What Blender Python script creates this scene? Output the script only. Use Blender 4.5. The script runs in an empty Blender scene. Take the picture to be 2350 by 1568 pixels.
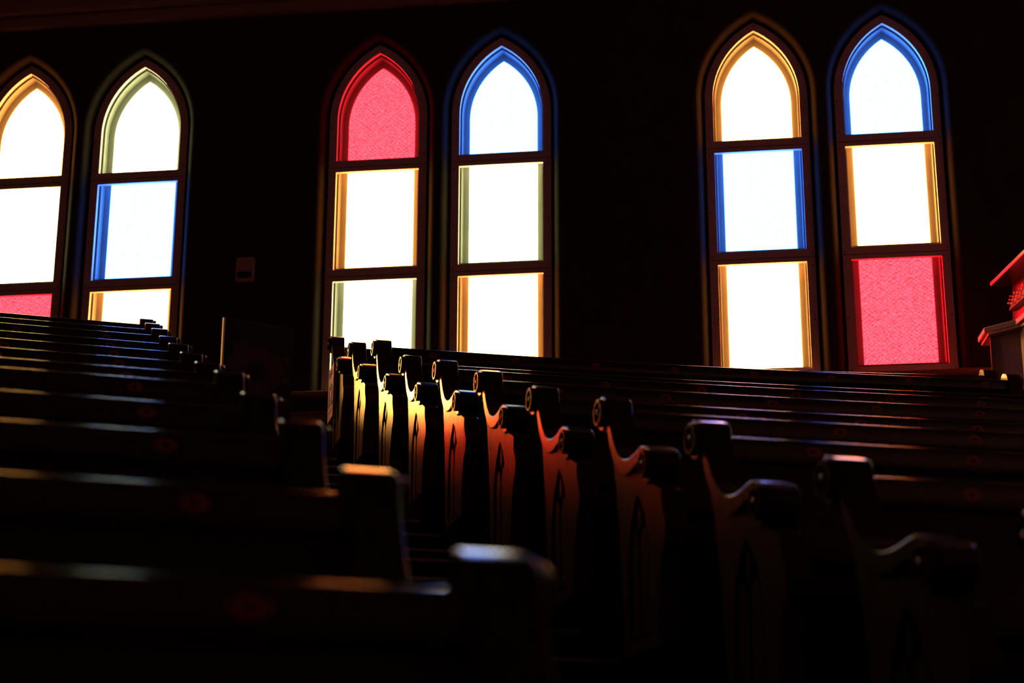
import bpy, math, random
from mathutils import Matrix, Vector
from mathutils.geometry import tessellate_polygon

random.seed(7)
scene = bpy.context.scene
COL = scene.collection
ZS = 7.1                      # lifts the measured heights so that the lowest floor is at z = 0

# ------------------------------------------------------------------ camera
cam_data = bpy.data.cameras.new('camera')
cam = bpy.data.objects.new('camera', cam_data)
COL.objects.link(cam)
cam_data.sensor_width = 36.0
cam_data.lens = 36.0 * 4200.0 / 2350.0
cam_data.clip_end = 200
cam_data.dof.use_dof = True
cam_data.dof.focus_distance = 11.2
cam_data.dof.aperture_fstop = 2.7
cam_data.dof.aperture_blades = 9
CR = Vector((0.99055975, 0.1370644, 0.00217315))
CU = Vector((0.03778554, -0.28824503, 0.95681088))
CF = Vector((-0.13177111, 0.94769624, 0.29070298))
cam.matrix_world = Matrix((
    (CR.x, CU.x, -CF.x, 3.06622631),
    (CR.y, CU.y, -CF.y, -13.87808937),
    (CR.z, CU.z, -CF.z, -5.89384111 + ZS),
    (0, 0, 0, 1)))
scene.camera = cam

# ------------------------------------------------------------------ sky, sun, exposure
world = bpy.data.worlds.new('sky')
scene.world = world
world.use_nodes = True
bg = world.node_tree.nodes['Background']
bg.inputs[0].default_value = (0.62, 0.78, 1.0, 1)
bg.inputs[1].default_value = 0.12

sun_data = bpy.data.lights.new('sun', 'SUN')
sun_data.energy = 13.5
sun_data.angle = math.radians(13.0)
sun_data.color = (1.0, 0.93, 0.80)
sun = bpy.data.objects.new('sun', sun_data)
COL.objects.link(sun)
SUN_DIR = Vector((4.72, -6.0, -1.38)).normalized()
sun.rotation_euler = SUN_DIR.to_track_quat('-Z', 'Y').to_euler()
sun.location = (-12, 12, 14)

scene.view_settings.view_transform = 'Standard'
scene.view_settings.look = 'None'
scene.view_settings.exposure = 0.0
scene.view_settings.gamma = 1.0
scene.view_settings.use_curve_mapping = False

# ------------------------------------------------------------------ helpers
def add_obj(name, verts, faces, mat, parent=None, smooth=None, loc=None):
    me = bpy.data.meshes.new(name)
    me.from_pydata([tuple(v) for v in verts], [], [tuple(f) for f in faces])
    me.validate()
    if smooth is not None:
        me.shade_smooth()
        me.set_sharp_from_angle(angle=math.radians(smooth))
    me.update()
    o = bpy.data.objects.new(name, me)
    COL.objects.link(o)
    if mat: me.materials.append(mat)
    if parent is not None: o.parent = parent
    if loc is not None: o.location = loc
    return o

def share(name, me, parent=None, matrix=None):
    o = bpy.data.objects.new(name, me)
    COL.objects.link(o)
    if parent is not None: o.parent = parent
    if matrix is not None: o.matrix_local = matrix
    return o

def empty(name, loc):
    o = bpy.data.objects.new(name, None)
    COL.objects.link(o)
    o.location = loc
    o.empty_display_size = 0.2
    return o

def tag(o, label=None, cat=None, group=None, kind=None):
    if label: o['label'] = label
    if cat: o['category'] = cat
    if group: o['group'] = group
    if kind: o['kind'] = kind
    return o

class MB:
    """collects geometry for one mesh"""
    def __init__(self): self.v = []; self.f = []
    def add(self, vs, fs):
        b = len(self.v)
        self.v += [tuple(x) for x in vs]
        self.f += [tuple(i + b for i in f) for f in fs]
        return self
    def box(self, x0, x1, y0, y1, z0, z1):
        return self.add([(x0,y0,z0),(x1,y0,z0),(x1,y1,z0),(x0,y1,z0),(x0,y0,z1),(x1,y0,z1),(x1,y1,z1),(x0,y1,z1)],
                 [(0,3,2,1),(4,5,6,7),(0,1,5,4),(1,2,6,5),(2,3,7,6),(3,0,4,7)])
    def prism(self, outline, place, w0, w1):
        """outline: 2-D points, place(p, w) -> 3-D point"""
        n = len(outline)
        vs = [place(p, w0) for p in outline] + [place(p, w1) for p in outline]
        fs = [tuple(range(n))[::-1], tuple(range(n, 2*n))]
        fs += [(i, (i+1) % n, n + (i+1) % n, n + i) for i in range(n)]
        return self.add(vs, fs)
    def loft(self, loops):
        n = len(loops[0]); vs = []; fs = []
        for l in loops: vs += l
        for j in range(len(loops)-1):
            for i in range(n):
                k = (i+1) % n
                fs.append((j*n+i, j*n+k, (j+1)*n+k, (j+1)*n+i))
        return self.add(vs, fs)
    def sweep(self, sections, caps=True):
        n = len(sections[0]); b = len(sections)
        vs = []; fs = []
        for s in sections: vs += s
        for j in range(b-1):
            for i in range(n):
                k = (i+1) % n
                fs.append((j*n+i, j*n+k, (j+1)*n+k, (j+1)*n+i))
        if caps:
            fs.append(tuple(range(n))[::-1]); fs.append(tuple(range((b-1)*n, b*n)))
        return self.add(vs, fs)
    def holes(self, loops3d):
        """flat face with holes: first loop outer, the others holes"""
        tris = tessellate_polygon([[Vector(p) for p in l] for l in loops3d])
        vs = [p for l in loops3d for p in l]
        return self.add(vs, [tuple(t) for t in tris])
    def build(self, name, mat, parent=None, smooth=None, loc=None):
        return add_obj(name, self.v, self.f, mat, parent, smooth, loc)

def bevel(o, w, seg=2, ang=40):
    m = o.modifiers.new('bevel', 'BEVEL')
    m.width = w; m.segments = seg; m.limit_method = 'ANGLE'; m.angle_limit = math.radians(ang)
    m.harden_normals = False
    return o

# ------------------------------------------------------------------ materials
def new_mat(name):
    m = bpy.data.materials.new(name); m.use_nodes = True
    return m, m.node_tree.nodes, m.node_tree.links, m.node_tree.nodes['Principled BSDF']

def plain(name, col, rough=0.5, metal=0.0, spec=0.5, noise=0.0, nscale=30, coat=0.0, bump=0.0):
    m, N, L, b = new_mat(name)
    b.inputs['Base Color'].default_value = (*col, 1)
    b.inputs['Roughness'].default_value = rough
    b.inputs['Metallic'].default_value = metal
    b.inputs['Specular IOR Level'].default_value = spec
    b.inputs['Coat Weight'].default_value = coat
    b.inputs['Coat Roughness'].default_value = 0.12
    if noise or bump:
        tc = N.new('ShaderNodeTexCoord'); nz = N.new('ShaderNodeTexNoise')
        nz.inputs['Scale'].default_value = nscale; nz.inputs['Detail'].default_value = 4
        L.new(tc.outputs['Object'], nz.inputs['Vector'])
        if noise:
            r = N.new('ShaderNodeValToRGB')
            r.color_ramp.elements[0].position = 0.3; r.color_ramp.elements[1].position = 0.7
            r.color_ramp.elements[0].color = (*[c*(1-noise) for c in col], 1)
            r.color_ramp.elements[1].color = (*[min(1, c*(1+noise)) for c in col], 1)
            L.new(nz.outputs['Fac'], r.inputs['Fac']); L.new(r.outputs['Color'], b.inputs['Base Color'])
        if bump:
            bp = N.new('ShaderNodeBump'); bp.inputs['Strength'].default_value = bump; bp.inputs['Distance'].default_value = 0.004
            L.new(nz.outputs['Fac'], bp.inputs['Height']); L.new(bp.outputs['Normal'], b.inputs['Normal'])
    return m

def wood(name, dark, light, rough, coat, stretch=(26, 26, 3)):
    m, N, L, b = new_mat(name)
    tc = N.new('ShaderNodeTexCoord'); mp = N.new('ShaderNodeMapping')
    mp.inputs['Scale'].default_value = stretch
    nz = N.new('ShaderNodeTexNoise'); nz.inputs['Scale'].default_value = 2.2
    nz.inputs['Detail'].default_value = 6; nz.inputs['Roughness'].default_value = 0.62
    r = N.new('ShaderNodeValToRGB')
    r.color_ramp.elements[0].position = 0.32; r.color_ramp.elements[0].color = (*dark, 1)
    r.color_ramp.elements[1].position = 0.68; r.color_ramp.elements[1].color = (*light, 1)
    L.new(tc.outputs['Object'], mp.inputs['Vector']); L.new(mp.outputs['Vector'], nz.inputs['Vector'])
    L.new(nz.outputs['Fac'], r.inputs['Fac']); L.new(r.outputs['Color'], b.inputs['Base Color'])
    b.inputs['Roughness'].default_value = rough
    b.inputs['Coat Weight'].default_value = coat; b.inputs['Coat Roughness'].default_value = 0.15
    return m

def glass(name, emit, tint, depth=0.25):
    """pressed cathedral glass: glows with the daylight behind it, lets coloured sunlight through"""
    m, N, L, b = new_mat(name)
    N.remove(b)
    out = N['Material Output']
    tc = N.new('ShaderNodeTexCoord')
    nz = N.new('ShaderNodeTexNoise'); nz.inputs['Scale'].default_value = 14; nz.inputs['Detail'].default_value = 1
    L.new(tc.outputs['Object'], nz.inputs['Vector'])
    ad = N.new('ShaderNodeVectorMath'); ad.operation = 'MULTIPLY_ADD'
    ad.inputs[1].default_value = (0.05, 0.0, 0.05)
    L.new(nz.outputs['Color'], ad.inputs[0]); L.new(tc.outputs['Object'], ad.inputs[2])
    sp = N.new('ShaderNodeSeparateXYZ'); L.new(ad.outputs['Vector'], sp.inputs[0])
    def mth(op, a_, b_=None):
        n_ = N.new('ShaderNodeMath'); n_.operation = op
        for i_, x_ in enumerate((a_, b_)):
            if x_ is None: continue
            if isinstance(x_, (int, float)): n_.inputs[i_].default_value = x_
            else: L.new(x_, n_.inputs[i_])
        return n_.outputs[0]
    sx = mth('SINE', mth('MULTIPLY', sp.outputs['X'], 150.0))
    sz = mth('SINE', mth('MULTIPLY', sp.outputs['Z'], 190.0))
    n2 = N.new('ShaderNodeTexNoise'); n2.inputs['Scale'].default_value = 70; n2.inputs['Detail'].default_value = 2
    L.new(ad.outputs['Vector'], n2.inputs['Vector'])
    pat = mth('ADD', mth('MULTIPLY', mth('MULTIPLY', sx, sz), 0.45), mth('MULTIPLY', mth('SUBTRACT', n2.outputs['Fac'], 0.5), 2.6))
    mr = N.new('ShaderNodeMapRange')
    mr.inputs['From Min'].default_value = -1; mr.inputs['From Max'].default_value = 1
    mr.inputs['To Min'].default_value = 1.0 - depth; mr.inputs['To Max'].default_value = 1.0 + depth*0.55
    L.new(pat, mr.inputs['Value'])
    em = N.new('ShaderNodeEmission'); em.inputs['Color'].default_value = (*emit, 1)
    L.new(mr.outputs['Result'], em.inputs['Strength'])
    tr = N.new('ShaderNodeBsdfTransparent'); tr.inputs['Color'].default_value = (*tint, 1)
    sh = N.new('ShaderNodeAddShader')
    L.new(em.outputs[0], sh.inputs[0]); L.new(tr.outputs[0], sh.inputs[1])
    L.new(sh.outputs[0], out.inputs['Surface'])
    return m

M = {}
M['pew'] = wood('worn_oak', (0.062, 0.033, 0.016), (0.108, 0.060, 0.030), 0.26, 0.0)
def half_matt(m, gloss):
    # worn varnish: part of the surface has lost its gloss
    N, L = m.node_tree.nodes, m.node_tree.links
    b = N['Principled BSDF']; d = N.new('ShaderNodeBsdfDiffuse'); mx = N.new('ShaderNodeMixShader')
    L.new(b.inputs['Base Color'].links[0].from_socket, d.inputs['Color'])
    mx.inputs[0].default_value = gloss
    L.new(d.outputs[0], mx.inputs[1]); L.new(b.outputs[0], mx.inputs[2])
    L.new(mx.outputs[0], N['Material Output'].inputs['Surface'])
half_matt(M['pew'], 0.45)
M['scroll'] = wood('polished_oak', (0.030, 0.016, 0.0075), (0.056, 0.031, 0.0145), 0.16, 0.0)
half_matt(M['scroll'], 0.45)
M['scroll_side'] = wood('rubbed_oak', (0.05, 0.028, 0.013), (0.085, 0.05, 0.024), 0.24, 0.0)
half_matt(M['scroll_side'], 0.7)
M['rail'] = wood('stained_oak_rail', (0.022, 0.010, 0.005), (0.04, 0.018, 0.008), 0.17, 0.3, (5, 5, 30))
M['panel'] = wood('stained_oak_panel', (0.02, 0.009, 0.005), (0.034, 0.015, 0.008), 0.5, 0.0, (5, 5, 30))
M['plate'] = plain('number_plate', (0.42, 0.10, 0.04), 0.35, 0.35)
M['plate_dark'] = plain('plate_centre', (0.02, 0.008, 0.006), 0.5)
M['casing'] = plain('casing_paint', (0.70, 0.48, 0.55), 0.55, noise=0.06, nscale=12)
M['jamb'] = plain('jamb_paint', (0.17, 0.17, 0.165), 0.5, noise=0.08, nscale=9)
M['screw'] = plain('screw_head', (0.02, 0.012, 0.01), 0.4)
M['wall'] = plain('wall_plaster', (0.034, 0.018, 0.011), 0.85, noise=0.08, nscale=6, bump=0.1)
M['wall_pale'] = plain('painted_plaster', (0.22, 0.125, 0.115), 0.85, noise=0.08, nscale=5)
M['trim'] = wood('cornice_wood', (0.22, 0.11, 0.065), (0.34, 0.18, 0.11), 0.45, 0.1, (3, 30, 30))
M['wainscot'] = wood('wainscot_wood', (0.09, 0.045, 0.03), (0.14, 0.07, 0.045), 0.45, 0.1)
M['carpet'] = plain('dark_carpet', (0.016, 0.006, 0.007), 1.0, spec=0.0, noise=0.3, nscale=200)
M['ceiling'] = plain('ceiling_boards', (0.10, 0.055, 0.045), 0.8)
M['metal'] = plain('nosing_metal', (0.55, 0.53, 0.5), 0.3, 1.0)
M['cream'] = plain('cream_plastic', (0.48, 0.32, 0.31), 0.5)
M['black'] = plain('black_board', (0.006, 0.005, 0.006), 0.5)
M['card'] = plain('plaque_board', (0.55, 0.34, 0.16), 0.55, noise=0.1, nscale=20)
M['ink'] = plain('plaque_ink', (0.03, 0.012, 0.006), 0.6)
M['lit_foam'] = plain('lit_foam_edge', (0.5, 0.38, 0.18), 0.6)  # yellow light on the poster's left edge is put into this colour
M['organ'] = wood('organ_walnut', (0.34, 0.24, 0.27), (0.44, 0.31, 0.34), 0.3, 0.3)
M['organ_trim'] = wood('organ_trim', (0.55, 0.36, 0.22), (0.7, 0.46, 0.28), 0.3, 0.4)
M['organ_roof'] = wood('organ_roof', (0.05, 0.04, 0.04), (0.08, 0.06, 0.06), 0.25, 0.2)
M['organ_dark'] = plain('organ_void', (0.012, 0.006, 0.006), 0.5)
M['stop'] = plain('stop_rail', (0.16, 0.15, 0.17), 0.35)
M['knob'] = plain('stop_knob', (0.85, 0.72, 0.5), 0.2)
M['keys'] = plain('ivory_keys', (0.8, 0.76, 0.68), 0.3)

GL = {
 'amber': glass('amber_glass', (12.5, 5.0, 1.15), (0.95, 0.66, 0.30)),
 'blue':  glass('blue_glass', (0.98, 3.1, 10.5), (0.10, 0.38, 0.95)),
 'red':   glass('red_glass', (5.2, 0.16, 0.24), (0.95, 0.03, 0.05), 0.85),
 'green': glass('pale_green_glass', (6.2, 6.4, 2.9), (0.86, 0.86, 0.56)),
}

# ------------------------------------------------------------------ windows
HW, SPR, RAD = 0.35, 0.372, 0.689
CENT = RAD - HW
Z_MT, Z_MB, Z_LT, Z_LB = -0.1016, -0.9639, -1.0654, -1.9483
CASE = 0.066
Z_BOT = Z_LB - CASE
NA = 14

def arch(o, zb, dz=0.0):
    """pointed outline offset by o, bottom at zb: bottom left, up, over, down"""
    h, r = HW + o, RAD + o
    top = math.sqrt(r*r - CENT*CENT); a1 = math.atan2(top, CENT)
    pts = [(-h, zb)]
    for i in range(NA + 1):
        a = a1 * i / NA
        pts.append((CENT - r*math.cos(a), SPR + dz + r*math.sin(a)))
    for i in range(NA - 1, -1, -1):
        a = a1 * i / NA
        pts.append((-(CENT - r*math.cos(a)), SPR + dz + r*math.sin(a)))
    pts.append((h, zb))
    return pts

def rect(h, z0, z1):
    return [(-h, z0), (-h, z1), (h, z1), (h, z0)]

WIN = [  # x of the centre line, panes from the top down
 (-3.1022, ('amber', 'green', 'red')), (-2.0709, ('green', 'blue', 'amber')),
 (0.0, ('red', 'amber', 'green')), (1.0413, ('blue', 'green', 'amber')),
 (3.1440, ('amber', 'blue', 'amber')), (4.1910, ('blue', 'amber', 'red')),
 (6.28, ('green', 'red', 'amber')), (7.32, ('amber', 'blue', 'green')),  # unseen pair continuing the row, added to give the organ light
]
COLNAME = {'amber': 'amber', 'blue': 'blue', 'red': 'red', 'green': 'pale green'}
shared_win = {}

def build_window(i, xc, cols):
    root = empty('window_%d' % (i + 1), (xc, 0, Z_BOT + ZS))
    tag(root, 'pointed window, %s arched pane over %s and %s panes' % tuple(COLNAME[c] for c in cols), 'window', kind='structure')
    W = lambda pts, y: [(p[0], y, p[1] - Z_BOT) for p in pts]
    L0 = arch(0.0, 0.0); L1 = rect(HW, Z_MB, Z_MT); L2 = rect(HW, Z_LB, Z_LT)
    if not shared_win:
        mb = MB()
        OUT = arch(CASE, Z_BOT)
        for y in (0.0, 0.035):
            mb.holes([W(OUT, y), W(L0, y), W(L1, y), W(L2, y)])
        mb.loft([W(OUT, 0.0), W(OUT, 0.035)])
        for l in (L0, L1, L2): mb.loft([W(l, 0.0), W(l, 0.035)])
        o = mb.build('casing', M['casing'], root)
        shared_win['casing'] = o.data
        # a shallow joint line across each bar
        mb = MB()
        for zc in ((0.0 + Z_MT)/2 - 0.012, (Z_MB + Z_LT)/2 - 0.012):
            mb.box(-HW - CASE + .004, HW + CASE - .004, -0.0016, 0.001, zc - Z_BOT - 0.002, zc - Z_BOT + 0.002)
        o = mb.build('joint_line', M['screw'], root); shared_win['joint_line'] = o.data
        mb = MB()
        js = [(0.036, 0.05), (0.036, 0.0), (0.05, 0.0), (0.05, -0.014), (0.125, -0.014)]
        mb.loft([W(arch(o_, -0.005 - o_*0.0), y) for y, o_ in js])
        for z0, z1 in ((-0.95, -0.032), (-1.935, -0.998)):
            mb.loft([W(rect(HW + o_, z0 - o_, z1 + o_*0.3), y) for y, o_ in js])
        o = mb.build('jamb', M['jamb'], root, 35); shared_win['jamb'] = o.data
        mb = MB()
        ss = [(0.112, -0.006, 0.0), (0.106, -0.016, 0.004), (0.114, -0.019, 0.006), (0.136, -0.056, 0.022), (0.148, -0.066, 0.03)]
        mb.loft([W(arch(o_, zb), y) for y, o_, zb in ss])
        for z0, z1 in ((-0.955, -0.030), (-1.94, -0.990)):
            mb.loft([W(rect(HW + o_, z0 + zb*1.3, z1 - zb*0.6), y) for y, o_, zb in ss])
        o = mb.build('sash', M['jamb'], root, 30); shared_win['sash'] = o.data
        mb = MB()
        spots = []
        for z in (-1.98, -1.55, -1.10, -1.0, -0.62, -0.12, 0.03, 0.30):
            spots += [(-HW - 0.045, z), (HW + 0.045, z)]
        for t in (0.35, 0.68):
            a = t * math.atan2(0.6, CENT); r = RAD + 0.045
            spots += [(CENT - r*math.cos(a), SPR + r*math.sin(a)), (-(CENT - r*math.cos(a)), SPR + r*math.sin(a))]
        spots.append((0, 0.972 + 0.042))
        for x, z in spots:
            circ = [(x + 0.006*math.cos(k*math.pi/4), z + 0.006*math.sin(k*math.pi/4)) for k in range(8)]
            mb.prism(circ, lambda p, w: (p[0], w, p[1] - Z_BOT), -0.0025, 0.002)
        o = mb.build('screw_heads', M['screw'], root); shared_win['screw_heads'] = o.data
        for key, pts in (('p0', arch(-0.064, 0.022)), ('p1', rect(HW - 0.064, -0.92, -0.046)), ('p2', rect(HW - 0.064, -1.905, -1.006))):
            for c in GL:
                mb = MB(); mb.prism(pts, lambda p, w: (p[0], w, p[1] - Z_BOT), 0.147, 0.152)
                me = bpy.data.meshes.new('pane')
                me.from_pydata(mb.v, [], mb.f); me.materials.append(GL[c])
                shared_win[key + c] = me
    else:
        for k in ('casing', 'joint_line', 'jamb', 'sash', 'screw_heads'):
            share(k, shared_win[k], root)
    for k, c in enumerate(cols):
        p = share('pane', shared_win['p%d%s' % (k, c)], root)
        p['label'] = '%s pressed glass pane' % COLNAME[c]
    return root

for i, (xc, cols) in enumerate(WIN): build_window(i, xc, cols)
X0, X1, YF, WALL_Y = -7.2, 9.5, -20.0, -0.07

# ------------------------------------------------------------------ the window wall with rounded embrasures
ZC = 2.45
NB = 9
def nose(o0, y0, wo, wy, t):
    return (o0 + wo*(1 - math.cos(t)), y0 - wy*math.sin(t))
profile = [(CASE - 0.004, 0.034), (CASE + 0.022, 0.034), (CASE + 0.022, 0.010)]
profile += [nose(CASE + 0.022, 0.010, 0.076, 0.080, math.pi/2*j/NB) for j in range(1, NB + 1)]
def window_wall(name, lo, hi, centres, T, label):
    m = MB()
    loops = [[T(lo, WALL_Y, -0.4), T(hi, WALL_Y, -0.4), T(hi, WALL_Y, ZC + ZS), T(lo, WALL_Y, ZC + ZS)]]
    for c in centres:
        rings = [[T(c + p[0], y, p[1] + ZS) for p in arch(o, Z_BOT - 0.012 - max(0, o - CASE)*0.25)] for o, y in profile]
        m.loft(rings); loops.append(rings[-1][::-1])
    m.holes(loops)
    return tag(m.build(name, M['wall'], None, 50), label, 'wall', kind='structure')
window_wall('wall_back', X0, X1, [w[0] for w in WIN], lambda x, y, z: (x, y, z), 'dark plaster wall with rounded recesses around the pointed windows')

# chair rail and wainscot mouldings
def xbar(name, prof, mat, x0=X0, x1=X1, label=None):
    m = MB(); m.sweep([[(x, WALL_Y - p[0], p[1] + ZS) for p in prof] for x in (x0, x1)])
    o = m.build(name, mat, None, 30)
    return tag(o, label, 'trim', kind='structure')
xbar('trim_1', [(0, -2.075), (0.035, -2.07), (0.05, -2.055), (0.055, -2.03), (0.05, -2.022), (0, -2.018)], M['trim'],
     label='thin wooden sill rail running along the wall under the windows')
xbar('trim_2', [(0, -2.28), (0.02, -2.275), (0.03, -2.245), (0.022, -2.235), (0.022, -2.215), (0.038, -2.205), (0.038, -2.19), (0, -2.18)], M['trim'],
     label='double wooden moulding low on the wall beneath the sill rail')
crown = [(0, 1.345), (0.03, 1.35), (0.045, 1.37), (0.045, 1.395), (0.03, 1.40), (0.03, 1.47), (0.055, 1.475), (0.075, 1.495),
         (0.075, 1.52), (0.06, 1.53), (0.07, 1.60), (0.11, 1.68), (0.18, 1.74), (0.25, 1.765), (0.25, 1.80), (0.28, 1.81), (0.28, 1.86), (0, 1.86)]
xbar('trim_3', crown, M['trim'], label='deep wooden cornice with stepped mouldings above the windows')

def slab(name, box, mat, label, cat):
    m = MB(); m.box(*box)
    return tag(m.build(name, mat), label, cat, kind='structure')
slab('ceiling', (X0, X1, YF, 0.0, ZC + ZS, ZC + ZS + 0.1), M['ceiling'], 'dark ceiling high above the pews', 'ceiling')
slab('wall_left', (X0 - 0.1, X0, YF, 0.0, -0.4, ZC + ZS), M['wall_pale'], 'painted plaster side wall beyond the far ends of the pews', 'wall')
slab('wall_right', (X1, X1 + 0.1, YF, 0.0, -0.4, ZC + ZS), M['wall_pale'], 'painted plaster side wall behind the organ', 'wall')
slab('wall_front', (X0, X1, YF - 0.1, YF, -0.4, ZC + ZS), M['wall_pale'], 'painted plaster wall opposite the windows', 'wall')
floor = slab('floor', (X0, X1, YF, 0.0, -0.3, -0.35 + 0.02), M['carpet'], 'dark carpeted floor stepping up towards the windows', 'floor')

# ------------------------------------------------------------------ raked rows: geometry of the arcs
U = Vector((0.378, -0.926)).normalized()      # down the aisle, away from the windows
V = Vector((-U.y, U.x))                        # along the pews, towards the organ
V0, PITCH, U0 = -1.215, 0.926, 1.65
def row_R(k): return 27.0 if k == 1 else 40.0 - PITCH*k

def pt(k, s, a, z, R=None):
    """row k, s metres along the arc from the aisle centre, a metres in front of the scroll, height z (measured frame)"""
    R = R or row_R(k)
    C = U*(U0 + PITCH*k + R) + V*V0
    ph = s / R
    p = C + (R - a) * (V*math.sin(ph) - U*math.cos(ph))
    return Vector((p.x, p.y, z + ZS))

def frame(k, s, R=None):
    ph = s / (R or row_R(k))
    fa = U*math.cos(ph) - V*math.sin(ph)
    ft = V*math.cos(ph) + U*math.sin(ph)
    return Vector((fa.x, fa.y, 0)), Vector((ft.x, ft.y, 0))

OFF_R = [0.0, 0.003, 0.0, 0.012, 0.037, 0.041, 0.033, 0.058, 0.060, 0.054, 0.056, 0.056]
OFF_L = [0.026, 0.026, 0.026, 0.019, 0.022, 0.025, 0.035, 0.057, 0.053, 0.058, 0.055, 0.060]
def top_z(k, side):
    off = (OFF_R if side > 0 else OFF_L)
    return -2.074 - 0.315*k + (off[k] if k < len(off) else 0.056)
HP = 0.95
def base_z(k, side): return top_z(k, side) - HP

S_IN_R, S_IN_L = 0.64, -0.625                 # outer faces of the aisle ends
S_END_R = {0: 5.0, 1: 5.06, 2: 4.78}
S_END_L = -3.6

# platforms: one riser per row and block, two steps per row in the aisle
for k in range(0, 14):
    for side in (1, -1):
        s0, s1 = (0.60, 4.95) if side > 0 else (-3.75, -0.585)
        if side > 0 and k in S_END_R: s1 = max(S_END_R[k] + 0.1, 4.95)
        zt = base_z(k, side)
        zb = zt - 0.55
        a0, a1 = -0.125, PITCH - 0.125
        if k == 0: a0 = -0.30
        secs = []
        n = 10
        for j in range(n + 1):
            s = s0 + (s1 - s0)*j/n
            secs.append([pt(k, s, a0, zb, 40 - PITCH*k), pt(k, s, a1, zb, 40 - PITCH*k), pt(k, s, a1, zt, 40 - PITCH*k), pt(k, s, a0, zt, 40 - PITCH*k)])
        mb = MB(); mb.sweep(secs)
        o = mb.build('platform', M['carpet'], floor)
    for h in (0, 1):
        zt = -2.074 - 0.315*k + 0.02 - HP - 0.1575*h + (0.03 if k > 4 else 0)
        a0 = -0.125 + 0.463*h; a1 = a0 + 0.463
        if k == 0 and h == 0: a0 = -0.30
        R = 40 - PITCH*k
        mb = MB(); mb.sweep([[pt(k, s, a0, zt - 0.4, R), pt(k, s, a1, zt - 0.4, R), pt(k, s, a1, zt, R), pt(k, s, a0, zt, R)] for s in (-0.584, 0.0, 0.599)])
        o = mb.build('aisle_step', M['carpet'], floor)
        mb = MB(); mb.sweep([[pt(k, s, a1 - 0.028, zt, R), pt(k, s, a1 + 0.003, zt - 0.012, R), pt(k, s, a1 + 0.004, zt + 0.002, R), pt(k, s, a1 - 0.028, zt + 0.004, R)] for s in (-0.57, 0.585)])
        mb.build('step_nosing', M['metal'], floor)

# walkway behind the last row, up to the wall
zt = base_z(0, 1) + 0.012
edge = [pt(0, s, -0.20, zt, 40) for s in (-4.6, -3.75, -2.5, -1.2, 0.0, 1.2, 2.5, 3.8, 4.6)]
poly = [(p.x, p.y) for p in edge if p.y < -0.35]
ax = [(X0, poly[0][1] - 1.6)] + poly
ring = ax + [(ax[-1][0], WALL_Y), (X0, WALL_Y)]
mb = MB(); mb.prism(ring, lambda p, w: (p[0], p[1], w + ZS), zt - 0.5, zt)
mb.build('walkway', M['carpet'], floor)
# level floor beside the rows under the organ
mb = MB(); mb.box(4.62, X1, -4.2, WALL_Y, zt - 0.6 + ZS, zt - 0.02 + ZS)
mb.build('organ_platform', M['carpet'], floor)

# ------------------------------------------------------------------ pews
def scroll_outline(hx):
    """S-shaped cap: back volute, stem, arm, arm volute (a, z)"""
    c1 = (-0.012, 0.885 + hx); r1 = 0.065
    c2 = (0.492, 0.592); r2 = 0.066
    pts = []
    # back volute from the inner lip round the back, then a crown falling gently to the front
    for i in range(11):
        a = math.radians(-52 - i*(360 - 52 - 110)/10.0)
        pts.append((c1[0] + r1*math.cos(a), c1[1] + r1*math.sin(a)))
    for a, z in ((-0.030, 0.9490), (-0.015, 0.9443), (0.0, 0.9393), (0.013, 0.9347), (0.024, 0.9306), (0.034, 0.9262), (0.043, 0.918), (0.050, 0.902)):
        pts.append((a, z + hx))
    stretch = lambda z: z + hx*max(0.0, min(1.0, (z - 0.66)/0.22))
    for a, z in ((0.056, 0.868), (0.078, 0.825), (0.104, 0.780), (0.136, 0.735), (0.175, 0.698), (0.215, 0.674),
                 (0.262, 0.661), (0.31, 0.657), (0.36, 0.660), (0.40, 0.665), (0.43, 0.667), (0.442, 0.6655),
                 (0.455, 0.6615), (0.47, 0.6567), (0.485, 0.6515), (0.50, 0.6461), (0.515, 0.6402), (0.532, 0.631)):
        pts.append((a, stretch(z)))
    for i in range(9):
        a = math.radians(22 - i*202/8.0)
        pts.append((c2[0] + r2*math.cos(a), c2[1] + r2*math.sin(a)))
    for a, z in ((0.415, 0.612), (0.385, 0.618), (0.345, 0.610), (0.295, 0.603), (0.245, 0.606), (0.205, 0.617), (0.165, 0.638), (0.125, 0.672),
                 (0.090, 0.715), (0.066, 0.758), (0.048, 0.80), (0.040, 0.826)):
        pts.append((a, stretch(z)))
    return pts

panel_outline = [(0.19, 0.0), (0.166, 0.247), (0.142, 0.448), (0.11, 0.62), (0.085, 0.70), (0.12, 0.70), (0.2, 0.63), (0.30, 0.612), (0.41, 0.565),
                 (0.50, 0.53), (0.60, 0.488), (0.598, 0.46), (0.610, 0.42), (0.632, 0.39), (0.640, 0.363), (0.628, 0.325),
                 (0.598, 0.29), (0.572, 0.22), (0.552, 0.13), (0.546, 0.05), (0.56, 0.0)]
def lancet(a0, a1, zb, zs, n=7):
    """pointed slot outline"""
    w = a1 - a0; r = w*1.25
    pts = [(a0, zb)]
    ca = a0 + r; top = math.sqrt(r*r - (r - w/2)**2); am = math.atan2(top, r - w/2)
    for i in range(n + 1):
        t = am*i/n; pts.append((ca - r*math.cos(t), zs + top*0 + r*math.sin(t)))
    cb = a1 - r
    for i in range(n - 1, -1, -1):
        t = am*i/n; pts.append((cb + r*math.cos(t), zs + r*math.sin(t)))
    pts.append((a1, zb))
    return pts
ARCH = [(0.245 + (p[0]-0.245)*1.0 - 0.0, p[1]) for p in lancet(0.235, 0.462, 0.06, 0.30)]

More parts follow.
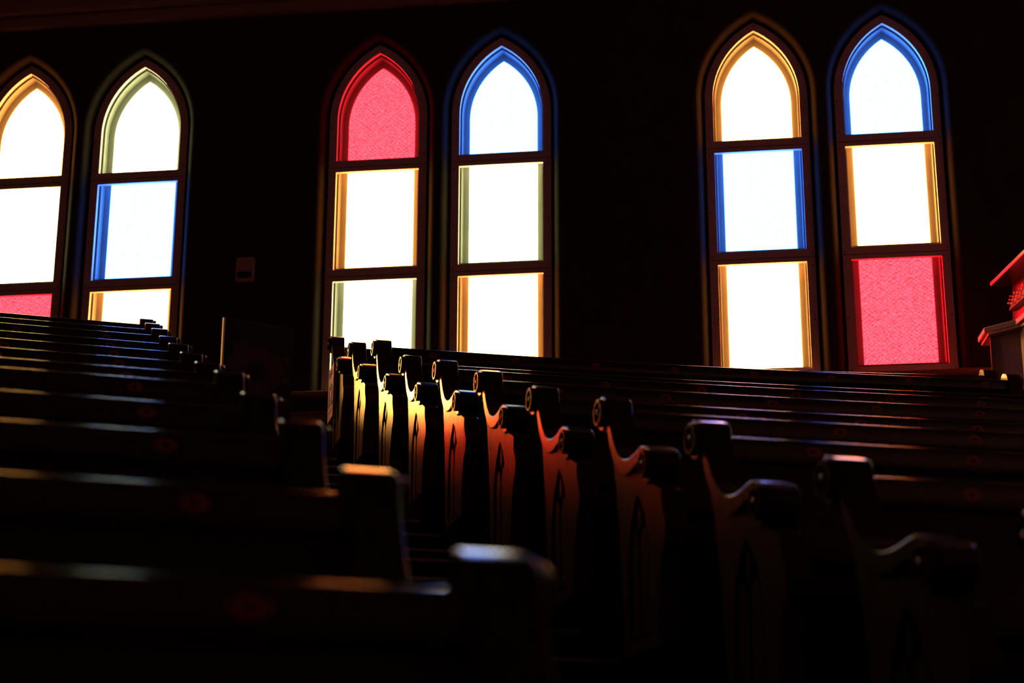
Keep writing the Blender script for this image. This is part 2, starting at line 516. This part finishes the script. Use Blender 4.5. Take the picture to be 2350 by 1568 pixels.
# shared carved pieces, in local axes: x = towards the front (a), y = outwards, z up
def local(o_list):
    return lambda p, w: (p[0], w, p[1])
def mesh_only(mb, name, mat, smooth=None):
    me = bpy.data.meshes.new(name); me.from_pydata(mb.v, [], mb.f); me.validate()
    if smooth is not None: me.shade_smooth(); me.set_sharp_from_angle(angle=math.radians(smooth))
    me.materials.append(mat); me.update()
    return me
PL = lambda p, w: (p[0], w, p[1])
END = {}
mb = MB(); mb.prism(panel_outline, PL, -0.072, -0.034); END['core'] = mesh_only(mb, 'end_panel', M['pew'])
mb = MB()
mb.holes([[PL(p, 0.0) for p in panel_outline], [PL(p, 0.0) for p in ARCH]])
n = len(panel_outline)
mb.loft([[PL(p, -0.035) for p in panel_outline], [PL(p, 0.0) for p in panel_outline]])
mb.loft([[PL(p, -0.035) for p in ARCH], [PL(p, 0.0) for p in ARCH]])
END['face'] = mesh_only(mb, 'face_board', M['pew'])
mb = MB(); mb.prism(lancet(0.262, 0.338, 0.075, 0.335), PL, -0.035, -0.006); END['lancet_a'] = mesh_only(mb, 'lancet', M['pew'])
mb = MB(); mb.prism(lancet(0.360, 0.436, 0.075, 0.335), PL, -0.035, -0.006); END['lancet_b'] = mesh_only(mb, 'lancet', M['pew'])
mb = MB(); mb.prism([(0.348, 0.405), (0.332, 0.450), (0.349, 0.495), (0.366, 0.450)], PL, -0.035, -0.006); END['dagger'] = mesh_only(mb, 'tracery_dagger', M['pew'])
for hx in (0.0, 0.06):
    mb = MB(); mb.prism(scroll_outline(hx), PL, -0.082, 0.010); me_ = mesh_only(mb, 'scroll_cap', M['scroll'], 38); END['scroll%d' % (hx > 0)] = me_
    me_.materials.append(M['scroll_side']); me_.polygons[0].material_index = 1; me_.polygons[1].material_index = 1
def rosette(r, proud):
    m = MB()
    n = 20
    prof = [(r, 0.0), (r, proud*0.75), (r*0.93, proud), (r*0.80, proud), (r*0.74, proud*0.7), (r*0.30, proud*0.62), (r*0.26, proud*0.95), (r*0.1, proud*1.05)]
    rings = [[(rr*math.cos(2*math.pi*i/n), y, rr*math.sin(2*math.pi*i/n)) for i in range(n)] for rr, y in prof]
    m.loft(rings)
    m.add(rings[-1], [tuple(range(n))])
    for q in range(6):                      # petals
        a = q*math.pi/3
        c, s = math.cos(a), math.sin(a); pc, ps = -s, c
        P = lambda d, e, y: (r*(d*c + e*pc), y, r*(d*s + e*ps))
        m.add([P(.30, 0, proud*.65), P(.52, .17, proud*.7), P(.74, 0, proud*.75), P(.52, -.17, proud*.7), P(.52, 0, proud*1.02)],
              [(0, 1, 4), (1, 2, 4), (2, 3, 4), (3, 0, 4)])
    return mesh_only(m, 'rosette', M['pew'])
END['ros_top'] = rosette(0.048, 0.019)
END['ros_arm'] = rosette(0.045, 0.019)

# oval seat number plate: x along the rail, y towards the front, z up
def oval(a, b, n=24): return [(a*math.cos(2*math.pi*i/n), b*math.sin(2*math.pi*i/n)) for i in range(n)]
mb = MB()
mb.loft([[(p[0], y, p[1]) for p in oval(0.025*q, 0.0145*q)] for q, y in ((1, 0), (1, 0.0025), (0.9, 0.004), (0.42, 0.004))])
mb.add([(p[0], 0.004, p[1]) for p in oval(0.0105, 0.0061)], [tuple(range(24))])
PLATE = mesh_only(mb, 'number_plate', M['plate'])
PLATE.materials.append(M['plate_dark']); PLATE.polygons[len(PLATE.polygons) - 1].material_index = 1

ORD = ['backmost', 'second', 'third', 'fourth', 'fifth', 'sixth', 'seventh', 'eighth', 'ninth', 'tenth', 'eleventh', 'twelfth', 'thirteenth']

def build_pew(k, side):
    R = row_R(k) if side > 0 else 40 - PITCH*k
    zb = base_z(k, side)
    hx = 0.06 if (side > 0 and k == 2) else 0.0
    sin_ = S_IN_R if side > 0 else S_IN_L
    sout = S_END_R.get(k, 4.72) if side > 0 else S_END_L
    lo, hi = min(sin_, sout) + 0.06, max(sin_, sout) - 0.06
    base = pt(k, sin_, 0.35, zb, R)
    root = empty('church_pew', base)
    block = 'organ-side block' if side > 0 else 'poster-side block'
    if k == 0: lab = 'dark wooden pew in the %s, backmost row beneath the windows' % block
    elif k == 2 and side > 0: lab = 'dark wooden pew with a taller back, third row from the windows, organ-side block'
    else: lab = 'dark wooden scroll-ended pew in the %s, %s row from the windows' % (block, ORD[k])
    tag(root, lab, 'pew', 'pews in the ' + block)
    rel = lambda p: tuple(p - base)
    n = 28
    S = [lo + (hi - lo)*j/n for j in range(n + 1)]
    def arc(prof, name, mat, smooth, ss=S):
        m = MB(); m.sweep([[rel(pt(k, s, a, zb + z, R)) for a, z in prof] for s in ss])
        return m.build(name, mat, root, smooth)
    zr = 0.89 + hx - (0.03 if (k == 0 and side > 0) else 0.0)
    # rounded top rail
    rp = [(-0.026, zr - 0.075), (-0.026, zr - 0.014)]
    for i in range(1, 6):
        t = math.pi/2*i/6; rp.append((-0.026 + 0.014*(1 - math.cos(t)), zr - 0.014 + 0.014*math.sin(t)))
    rp += [(-0.012, zr), (0.022, zr)]
    for i in range(1, 7):
        t = math.pi/2*i/6; rp.append((0.022 + 0.012*math.sin(t), zr - 0.012 + 0.012*math.cos(t)))
    rp += [(0.036, zr - 0.06), (0.030, zr - 0.075)]
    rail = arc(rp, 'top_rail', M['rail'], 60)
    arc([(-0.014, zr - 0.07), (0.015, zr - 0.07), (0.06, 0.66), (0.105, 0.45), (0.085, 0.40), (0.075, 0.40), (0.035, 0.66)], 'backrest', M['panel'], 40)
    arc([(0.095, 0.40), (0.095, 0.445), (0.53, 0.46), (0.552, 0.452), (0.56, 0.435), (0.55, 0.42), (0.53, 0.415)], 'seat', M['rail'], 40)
    arc([(0.50, 0.35), (0.50, 0.414), (0.525, 0.414), (0.525, 0.35)], 'seat_apron', M['panel'], None)
    # feet under the seat
    nb = 2
    for j in range(1, nb + 1):
        s = lo + (hi - lo)*j/(nb + 1)
        ea, et = frame(k, s, R)
        m = MB()
        O = pt(k, s, 0, zb, R)
        m.prism([(0.10, 0.0), (0.10, 0.40), (0.50, 0.40), (0.50, 0.33), (0.44, 0.10), (0.50, 0.0)],
                lambda p, w: rel(O + ea*p[0] + et*w + Vector((0, 0, p[1]))), -0.02, 0.02)
        m.build('seat_support', M['panel'], root)
    # ends
    for s_end in (sin_, sout):
        if side < 0 and s_end == sout: pass
        sg = 1.0 if s_end > (lo + hi)/2 else -1.0
        ea, et = frame(k, s_end, R)
        O = pt(k, s_end, 0, zb, R) - base
        ey = et*sg
        mtx = Matrix(((ea.x, ey.x, 0, O.x), (ea.y, ey.y, 0, O.y), (0, 0, 1, O.z), (0, 0, 0, 1)))
        end = share('end_panel', END['core'], root, mtx)
        I = Matrix.Identity(4)
        share('face_board', END['face'], end)
        for q in ('lancet_a', 'lancet_b', 'dagger'): share('lancet' if q != 'dagger' else 'tracery_dagger', END[q], end)
        if k == 0 and side > 0 and s_end == sout: continue
        sc = share('scroll_cap', END['scroll%d' % (hx > 0)], end)
        bevel(sc, 0.009, 3, 50)
        share('rosette', END['ros_top'], end, Matrix.Translation((-0.012, 0.011, 0.885 + hx)))
        share('rosette', END['ros_arm'], end, Matrix.Translation((0.492, 0.011, 0.592)))
    # seat number plates on the rail
    s = sin_ + (0.34 if side > 0 else -0.34)
    step = 0.51 if side > 0 else -0.51
    while lo + 0.1 < s < hi - 0.1:
        ea, et = frame(k, s, R)
        O = pt(k, s, 0.0345, zb + zr - 0.036, R) - base
        mtx = Matrix(((et.x, ea.x, 0, O.x), (et.y, ea.y, 0, O.y), (0, 0, 1, O.z), (0, 0, 0, 1)))
        pl = share('number_plate', PLATE, rail, mtx)
        s += step
    return root

pews = {}
for k in range(0, 12):
    pews[(k, 1)] = build_pew(k, 1)
    pews[(k, -1)] = build_pew(k, -1)

# ------------------------------------------------------------------ numbered plaque on the backmost pew end
def text_mesh(name, body, size, mat, parent, mtx, extrude=0.0015):
    cu = bpy.data.curves.new(name, 'FONT'); cu.body = body; cu.size = size; cu.extrude = extrude
    cu.align_x = 'CENTER'; cu.align_y = 'CENTER'
    tmp = bpy.data.objects.new(name + '_t', cu); COL.objects.link(tmp)
    dg = bpy.context.evaluated_depsgraph_get(); dg.update()
    me = bpy.data.meshes.new_from_object(tmp.evaluated_get(dg))
    bpy.data.objects.remove(tmp); me.name = name
    me.materials.clear(); me.materials.append(mat)
    return share(name, me, parent, mtx)

k = 0
ea, et = frame(0, S_IN_R, 40.0)
O = pt(0, S_IN_R, 0, base_z(0, 1), 40.0)
pq = empty('number_plaque', O + ea*0.26 - et*0.013 + Vector((0, 0, 0.40)))
tag(pq, 'tan wooden board lettered 12 hung on the pew end below the scroll', 'plaque')
ey = -et
# local: x to the right when read from the aisle, y up, z out
mtxp = Matrix(((-ea.x*-1, 0, ey.x, 0), (-ea.y*-1, 0, ey.y, 0), (0, 1, 0, 0), (0, 0, 0, 1)))
mb = MB(); mb.box(-0.125, 0.125, -0.14, 0.235, 0.0, 0.022)
b = mb.build('board', M['card'], pq); b.matrix_local = mtxp
text_mesh('numeral', '12', 0.22, M['ink'], pq, mtxp @ Matrix.Translation((0.0, 0.02, 0.0235)))
mb = MB(); mb.box(-0.07, 0.07, -0.085, -0.08, 0.022, 0.0245)
b = mb.build('underline', M['ink'], pq); b.matrix_local = mtxp
mb = MB()
for i in range(6): mb.box(-0.085 + i*0.028, -0.066 + i*0.028, 0.17, 0.205, 0.022, 0.0245)
b = mb.build('small_lettering', M['ink'], pq); b.matrix_local = mtxp

# ------------------------------------------------------------------ alarm unit on the wall
al = empty('alarm_unit', (-1.063, WALL_Y, -1.07 + ZS))
tag(al, 'small wall-mounted alarm unit with round sounder above the poster', 'alarm')
mb = MB(); mb.prism([(-0.075, 0.012), (-0.063, 0.0), (0.063, 0.0), (0.075, 0.012), (0.075, 0.198), (0.063, 0.21), (-0.063, 0.21), (-0.075, 0.198)], lambda p, w: (p[0], w, p[1]), -0.05, 0.0)
bevel(mb.build('body', M['cream'], al), 0.008, 2)
mb = MB(); mb.loft([[(r*math.cos(2*math.pi*i/24), y, 0.14 + r*math.sin(2*math.pi*i/24)) for i in range(24)] for r, y in ((0.05, -0.049), (0.048, -0.056), (0.040, -0.056), (0.036, -0.051), (0.012, -0.051), (0.001, -0.055))])
mb.build('sounder', M['cream'], al, 40)
mb = MB(); mb.prism([(-0.062, 0.055), (-0.05, 0.03), (0.05, 0.03), (0.062, 0.055), (0.05, 0.08), (-0.05, 0.08)], lambda p, w: (p[0], w, p[1]), -0.064, -0.049)
mb.build('strobe_lens', M['black'], al)

# ------------------------------------------------------------------ poster on a floor stand at the head of the aisle
def poster_mat():
    m, N, L, b = new_mat('poster_print')
    tc = N.new('ShaderNodeTexCoord'); sp = N.new('ShaderNodeSeparateXYZ')
    L.new(tc.outputs['Object'], sp.inputs[0])
    nz = N.new('ShaderNodeTexNoise'); nz.inputs['Scale'].default_value = 7; nz.inputs['Detail'].default_value = 3
    L.new(tc.outputs['Object'], nz.inputs['Vector'])
    def dist(cx, cz, sx, sz):
        mp = N.new('ShaderNodeMapping'); mp.vector_type = 'POINT'
        mp.inputs['Location'].default_value = (-cx/sx, 0, -cz/sz); mp.inputs['Scale'].default_value = (1/sx, 0, 1/sz)
        L.new(tc.outputs['Object'], mp.inputs['Vector'])
        ln = N.new('ShaderNodeVectorMath'); ln.operation = 'LENGTH'; L.new(mp.outputs['Vector'], ln.inputs[0])
        return ln.outputs['Value']
    def less(x, t):
        c = N.new('ShaderNodeMath'); c.operation = 'LESS_THAN'; L.new(x, c.inputs[0]); c.inputs[1].default_value = t
        return c.outputs[0]
    def mix(fac, c1, c2):
        mx = N.new('ShaderNodeMix'); mx.data_type = 'RGBA'
        L.new(fac, mx.inputs['Factor'])
        if isinstance(c1, tuple): mx.inputs[6].default_value = (*c1, 1)
        else: L.new(c1, mx.inputs[6])
        if isinstance(c2, tuple): mx.inputs[7].default_value = (*c2, 1)
        else: L.new(c2, mx.inputs[7])
        return mx.outputs[2]
    d1 = dist(-0.02, 1.02, 0.23, 0.20)
    add = N.new('ShaderNodeMath'); add.operation = 'MULTIPLY_ADD'; L.new(nz.outputs['Fac'], add.inputs[0]); add.inputs[1].default_value = 0.9; L.new(d1, add.inputs[2])
    col = mix(less(add.outputs[0], 1.42), (0.006, 0.005, 0.007), (0.030, 0.007, 0.040))
    col = mix(less(dist(0.0, 1.0, 0.085, 0.09), 1.0), col, (0.006, 0.005, 0.007))
    for cx in (-0.06, 0.075):
        col = mix(less(dist(cx, 0.74, 0.042, 0.042), 1.0), col, (0.05, 0.04, 0.04))
        col = mix(less(dist(cx, 0.74, 0.038, 0.038), 1.0), col, (0.008, 0.006, 0.008))
        col = mix(less(dist(cx, 0.74, 0.02, 0.016), 1.0), col, (0.08, 0.03, 0.035))
    for cz in (1.13, 0.96, 0.79):
        col = mix(less(dist(0.24, cz, 0.028, 0.024), 1.0), col, (0.04, 0.014, 0.01))
    L.new(col, b.inputs['Base Color']); b.inputs['Roughness'].default_value = 0.8; b.inputs['Specular IOR Level'].default_value = 0.1
    return m
pA, pB = Vector((-0.985, -0.875, 0)), Vector((-0.523, -0.506, 0))
pd = (pB - pA).normalized(); pn = Vector((pd.y, -pd.x, 0)); plen = (pB - pA).length
zw = base_z(0, 1) + 0.012 + ZS
ph = -1.622 + ZS - zw
mid = (pA + pB)/2
po = empty('poster_stand', (mid.x, mid.y, zw))
po.rotation_euler = (0, 0, math.atan2(pd.y, pd.x))
tag(po, 'tall black poster board with purple picture standing by the wall at the aisle head', 'poster')
h2 = plen/2
mb = MB(); mb.box(-h2 + 0.012, h2, 0.0, 0.018, 0.05, ph); mb.build('board', M['black'], po)
mb = MB(); mb.box(-h2 + 0.014, h2 - 0.002, -0.002, 0.0, 0.06, ph - 0.006); mb.build('print', poster_mat(), po)
mb = MB(); mb.box(-h2, -h2 + 0.0125, -0.004, 0.020, 0.05, ph); mb.build('edge_strip', M['lit_foam'], po)
mb = MB(); mb.box(-h2, h2, -0.16, 0.18, 0.0, 0.03); mb.box(-h2 + 0.05, h2 - 0.05, -0.012, 0.03, 0.03, 0.06); mb.build('foot', M['black'], po)

# ------------------------------------------------------------------ organ console
og_z = zt - 0.02
org = empty('organ_console', (5.3, -1.5, og_z + ZS))
tag(org, 'wooden organ console with stop knobs standing beside the last pews', 'organ')
def orel(x, y, z): return (x - 5.3, y + 1.5, z - og_z)
LD = Vector((0.215, -0.977)); 
A = [(4.685, -0.68), (4.703, -0.922), (4.905, -1.094), (4.905 + LD.x*1.35, -1.094 + LD.y*1.35), (5.95, -2.35), (5.75, -0.62)]
def inset(poly, d):
    cx = sum(p[0] for p in poly)/len(poly); cy = sum(p[1] for p in poly)/len(poly)
    n = len(poly); res = []
    for i in range(n):
        p0, p1, p2 = Vector(poly[i-1]), Vector(poly[i]), Vector(poly[(i+1) % n])
        e1 = (p1 - p0).normalized(); e2 = (p2 - p1).normalized()
        n1 = Vector((-e1.y, e1.x)); n2 = Vector((-e2.y, e2.x))
        if n1.dot(Vector((cx, cy)) - p1) < 0: n1 = -n1
        if n2.dot(Vector((cx, cy)) - p1) < 0: n2 = -n2
        bis = (n1 + n2); bis = bis/ max(0.2, bis.dot(n1))
        q = p1 + bis*d; res.append((q.x, q.y))
    return res
def oprism(name, poly, z0, z1, mat, bv=0):
    m = MB(); m.prism(poly, lambda p, w: orel(p[0], p[1], w), z0, z1)
    o = m.build(name, mat, org)
    if bv: bevel(o, bv, 2)
    return o
A2 = [(4.765, -0.66)] + A[1:]
oprism('case', inset(A2, 0.03), og_z, -2.0, M['organ'])
oprism('plinth', inset(A2, 0.005), og_z, og_z + 0.12, M['organ'], 0.004)
oprism('lower_moulding', inset(A, 0.018), -2.022, -2.006, M['organ_trim'], 0.003)
oprism('cap_moulding', A, -1.992, -1.95, M['organ_trim'], 0.006)
# corner post strip
mb = MB(); mb.box(4.738 - 5.3, 4.748 - 5.3, -0.93 + 1.5, -0.92 + 1.5, 0.12, -2.02 - og_z); mb.build('corner_strip', M['organ_trim'], org)
# raised back with stop jamb, keys and roof
LX, LY = Vector((LD.x, LD.y)), Vector((-LD.y, LD.x))       # along the console, towards its back
def olong(name, o, prof, l0, l1, mat, bv=0):
    """prof: (depth from the front line, z)"""
    m = MB()
    m.sweep([[orel(o[0] + LX.x*l + LY.x*d, o[1] + LX.y*l + LY.y*d, z) for d, z in prof] for l in (l0, l1)])
    ob = m.build(name, mat, org)
    if bv: bevel(ob, bv, 2)
    return ob
O1 = (4.905, -0.45)
olong('key_bed', O1, [(-0.05, -1.95), (-0.05, -1.915), (0.25, -1.90), (0.25, -1.95)], 0.0, 1.5, M['organ_dark'])
nk = 34
for j in range(nk):
    l0 = 0.10 + j*0.0365
    olong('key', O1, [(-0.035, -1.915), (-0.035, -1.893), (0.10, -1.888), (0.10, -1.915)], l0, l0 + 0.034, M['keys'])
olong('back_board', O1, [(0.06, -1.95), (0.10, -1.42), (0.40, -1.42), (0.40, -1.95)], 0.0, 1.5, M['organ_dark'])
SP = olong('stop_jamb', O1, [(0.03, -1.70), (0.075, -1.57), (0.10, -1.57), (0.10, -1.70)], 0.06, 1.4, M['stop'])
roof = olong('roof', O1, [(-0.06, -1.475), (-0.06, -1.44), (0.45, -1.41), (0.45, -1.45)], -0.05, 1.5, M['organ_roof'], 0.008)
# stop knobs: pairs in columns
mbk = MB()
nn = 10
for q, y in ((0.008, 0.0), (0.008, -0.022)): pass
rg = [[(r*math.cos(2*math.pi*i/nn), -y, r*math.sin(2*math.pi*i/nn)) for i in range(nn)] for r, y in ((0.004, 0), (0.004, 0.018), (0.0085, 0.021), (0.0085, 0.028), (0.004, 0.032))]
mbk.loft(rg); mbk.add(rg[-1], [tuple(range(nn))])
KN = mesh_only(mbk, 'stop_knob', M['knob'], 40)
fr = Matrix(((LX.x, LY.x, 0, 0), (LX.y, LY.y, 0, 0), (0, 0, 1, 0), (0, 0, 0, 1)))
for j in range(14):
    for i in range(4):
        if (i + j) % 5 == 3: continue
        l = 0.085 + j*0.045 + (0.035 if j % 2 else 0); z = -1.592 - i*0.028
        d = 0.075 - (-1.57 - z)/0.13*0.045
        p = orel(O1[0] + LX.x*l + LY.x*d, O1[1] + LX.y*l + LY.y*d, z)
        share('stop_knob', KN, org, Matrix.Translation(p) @ fr)
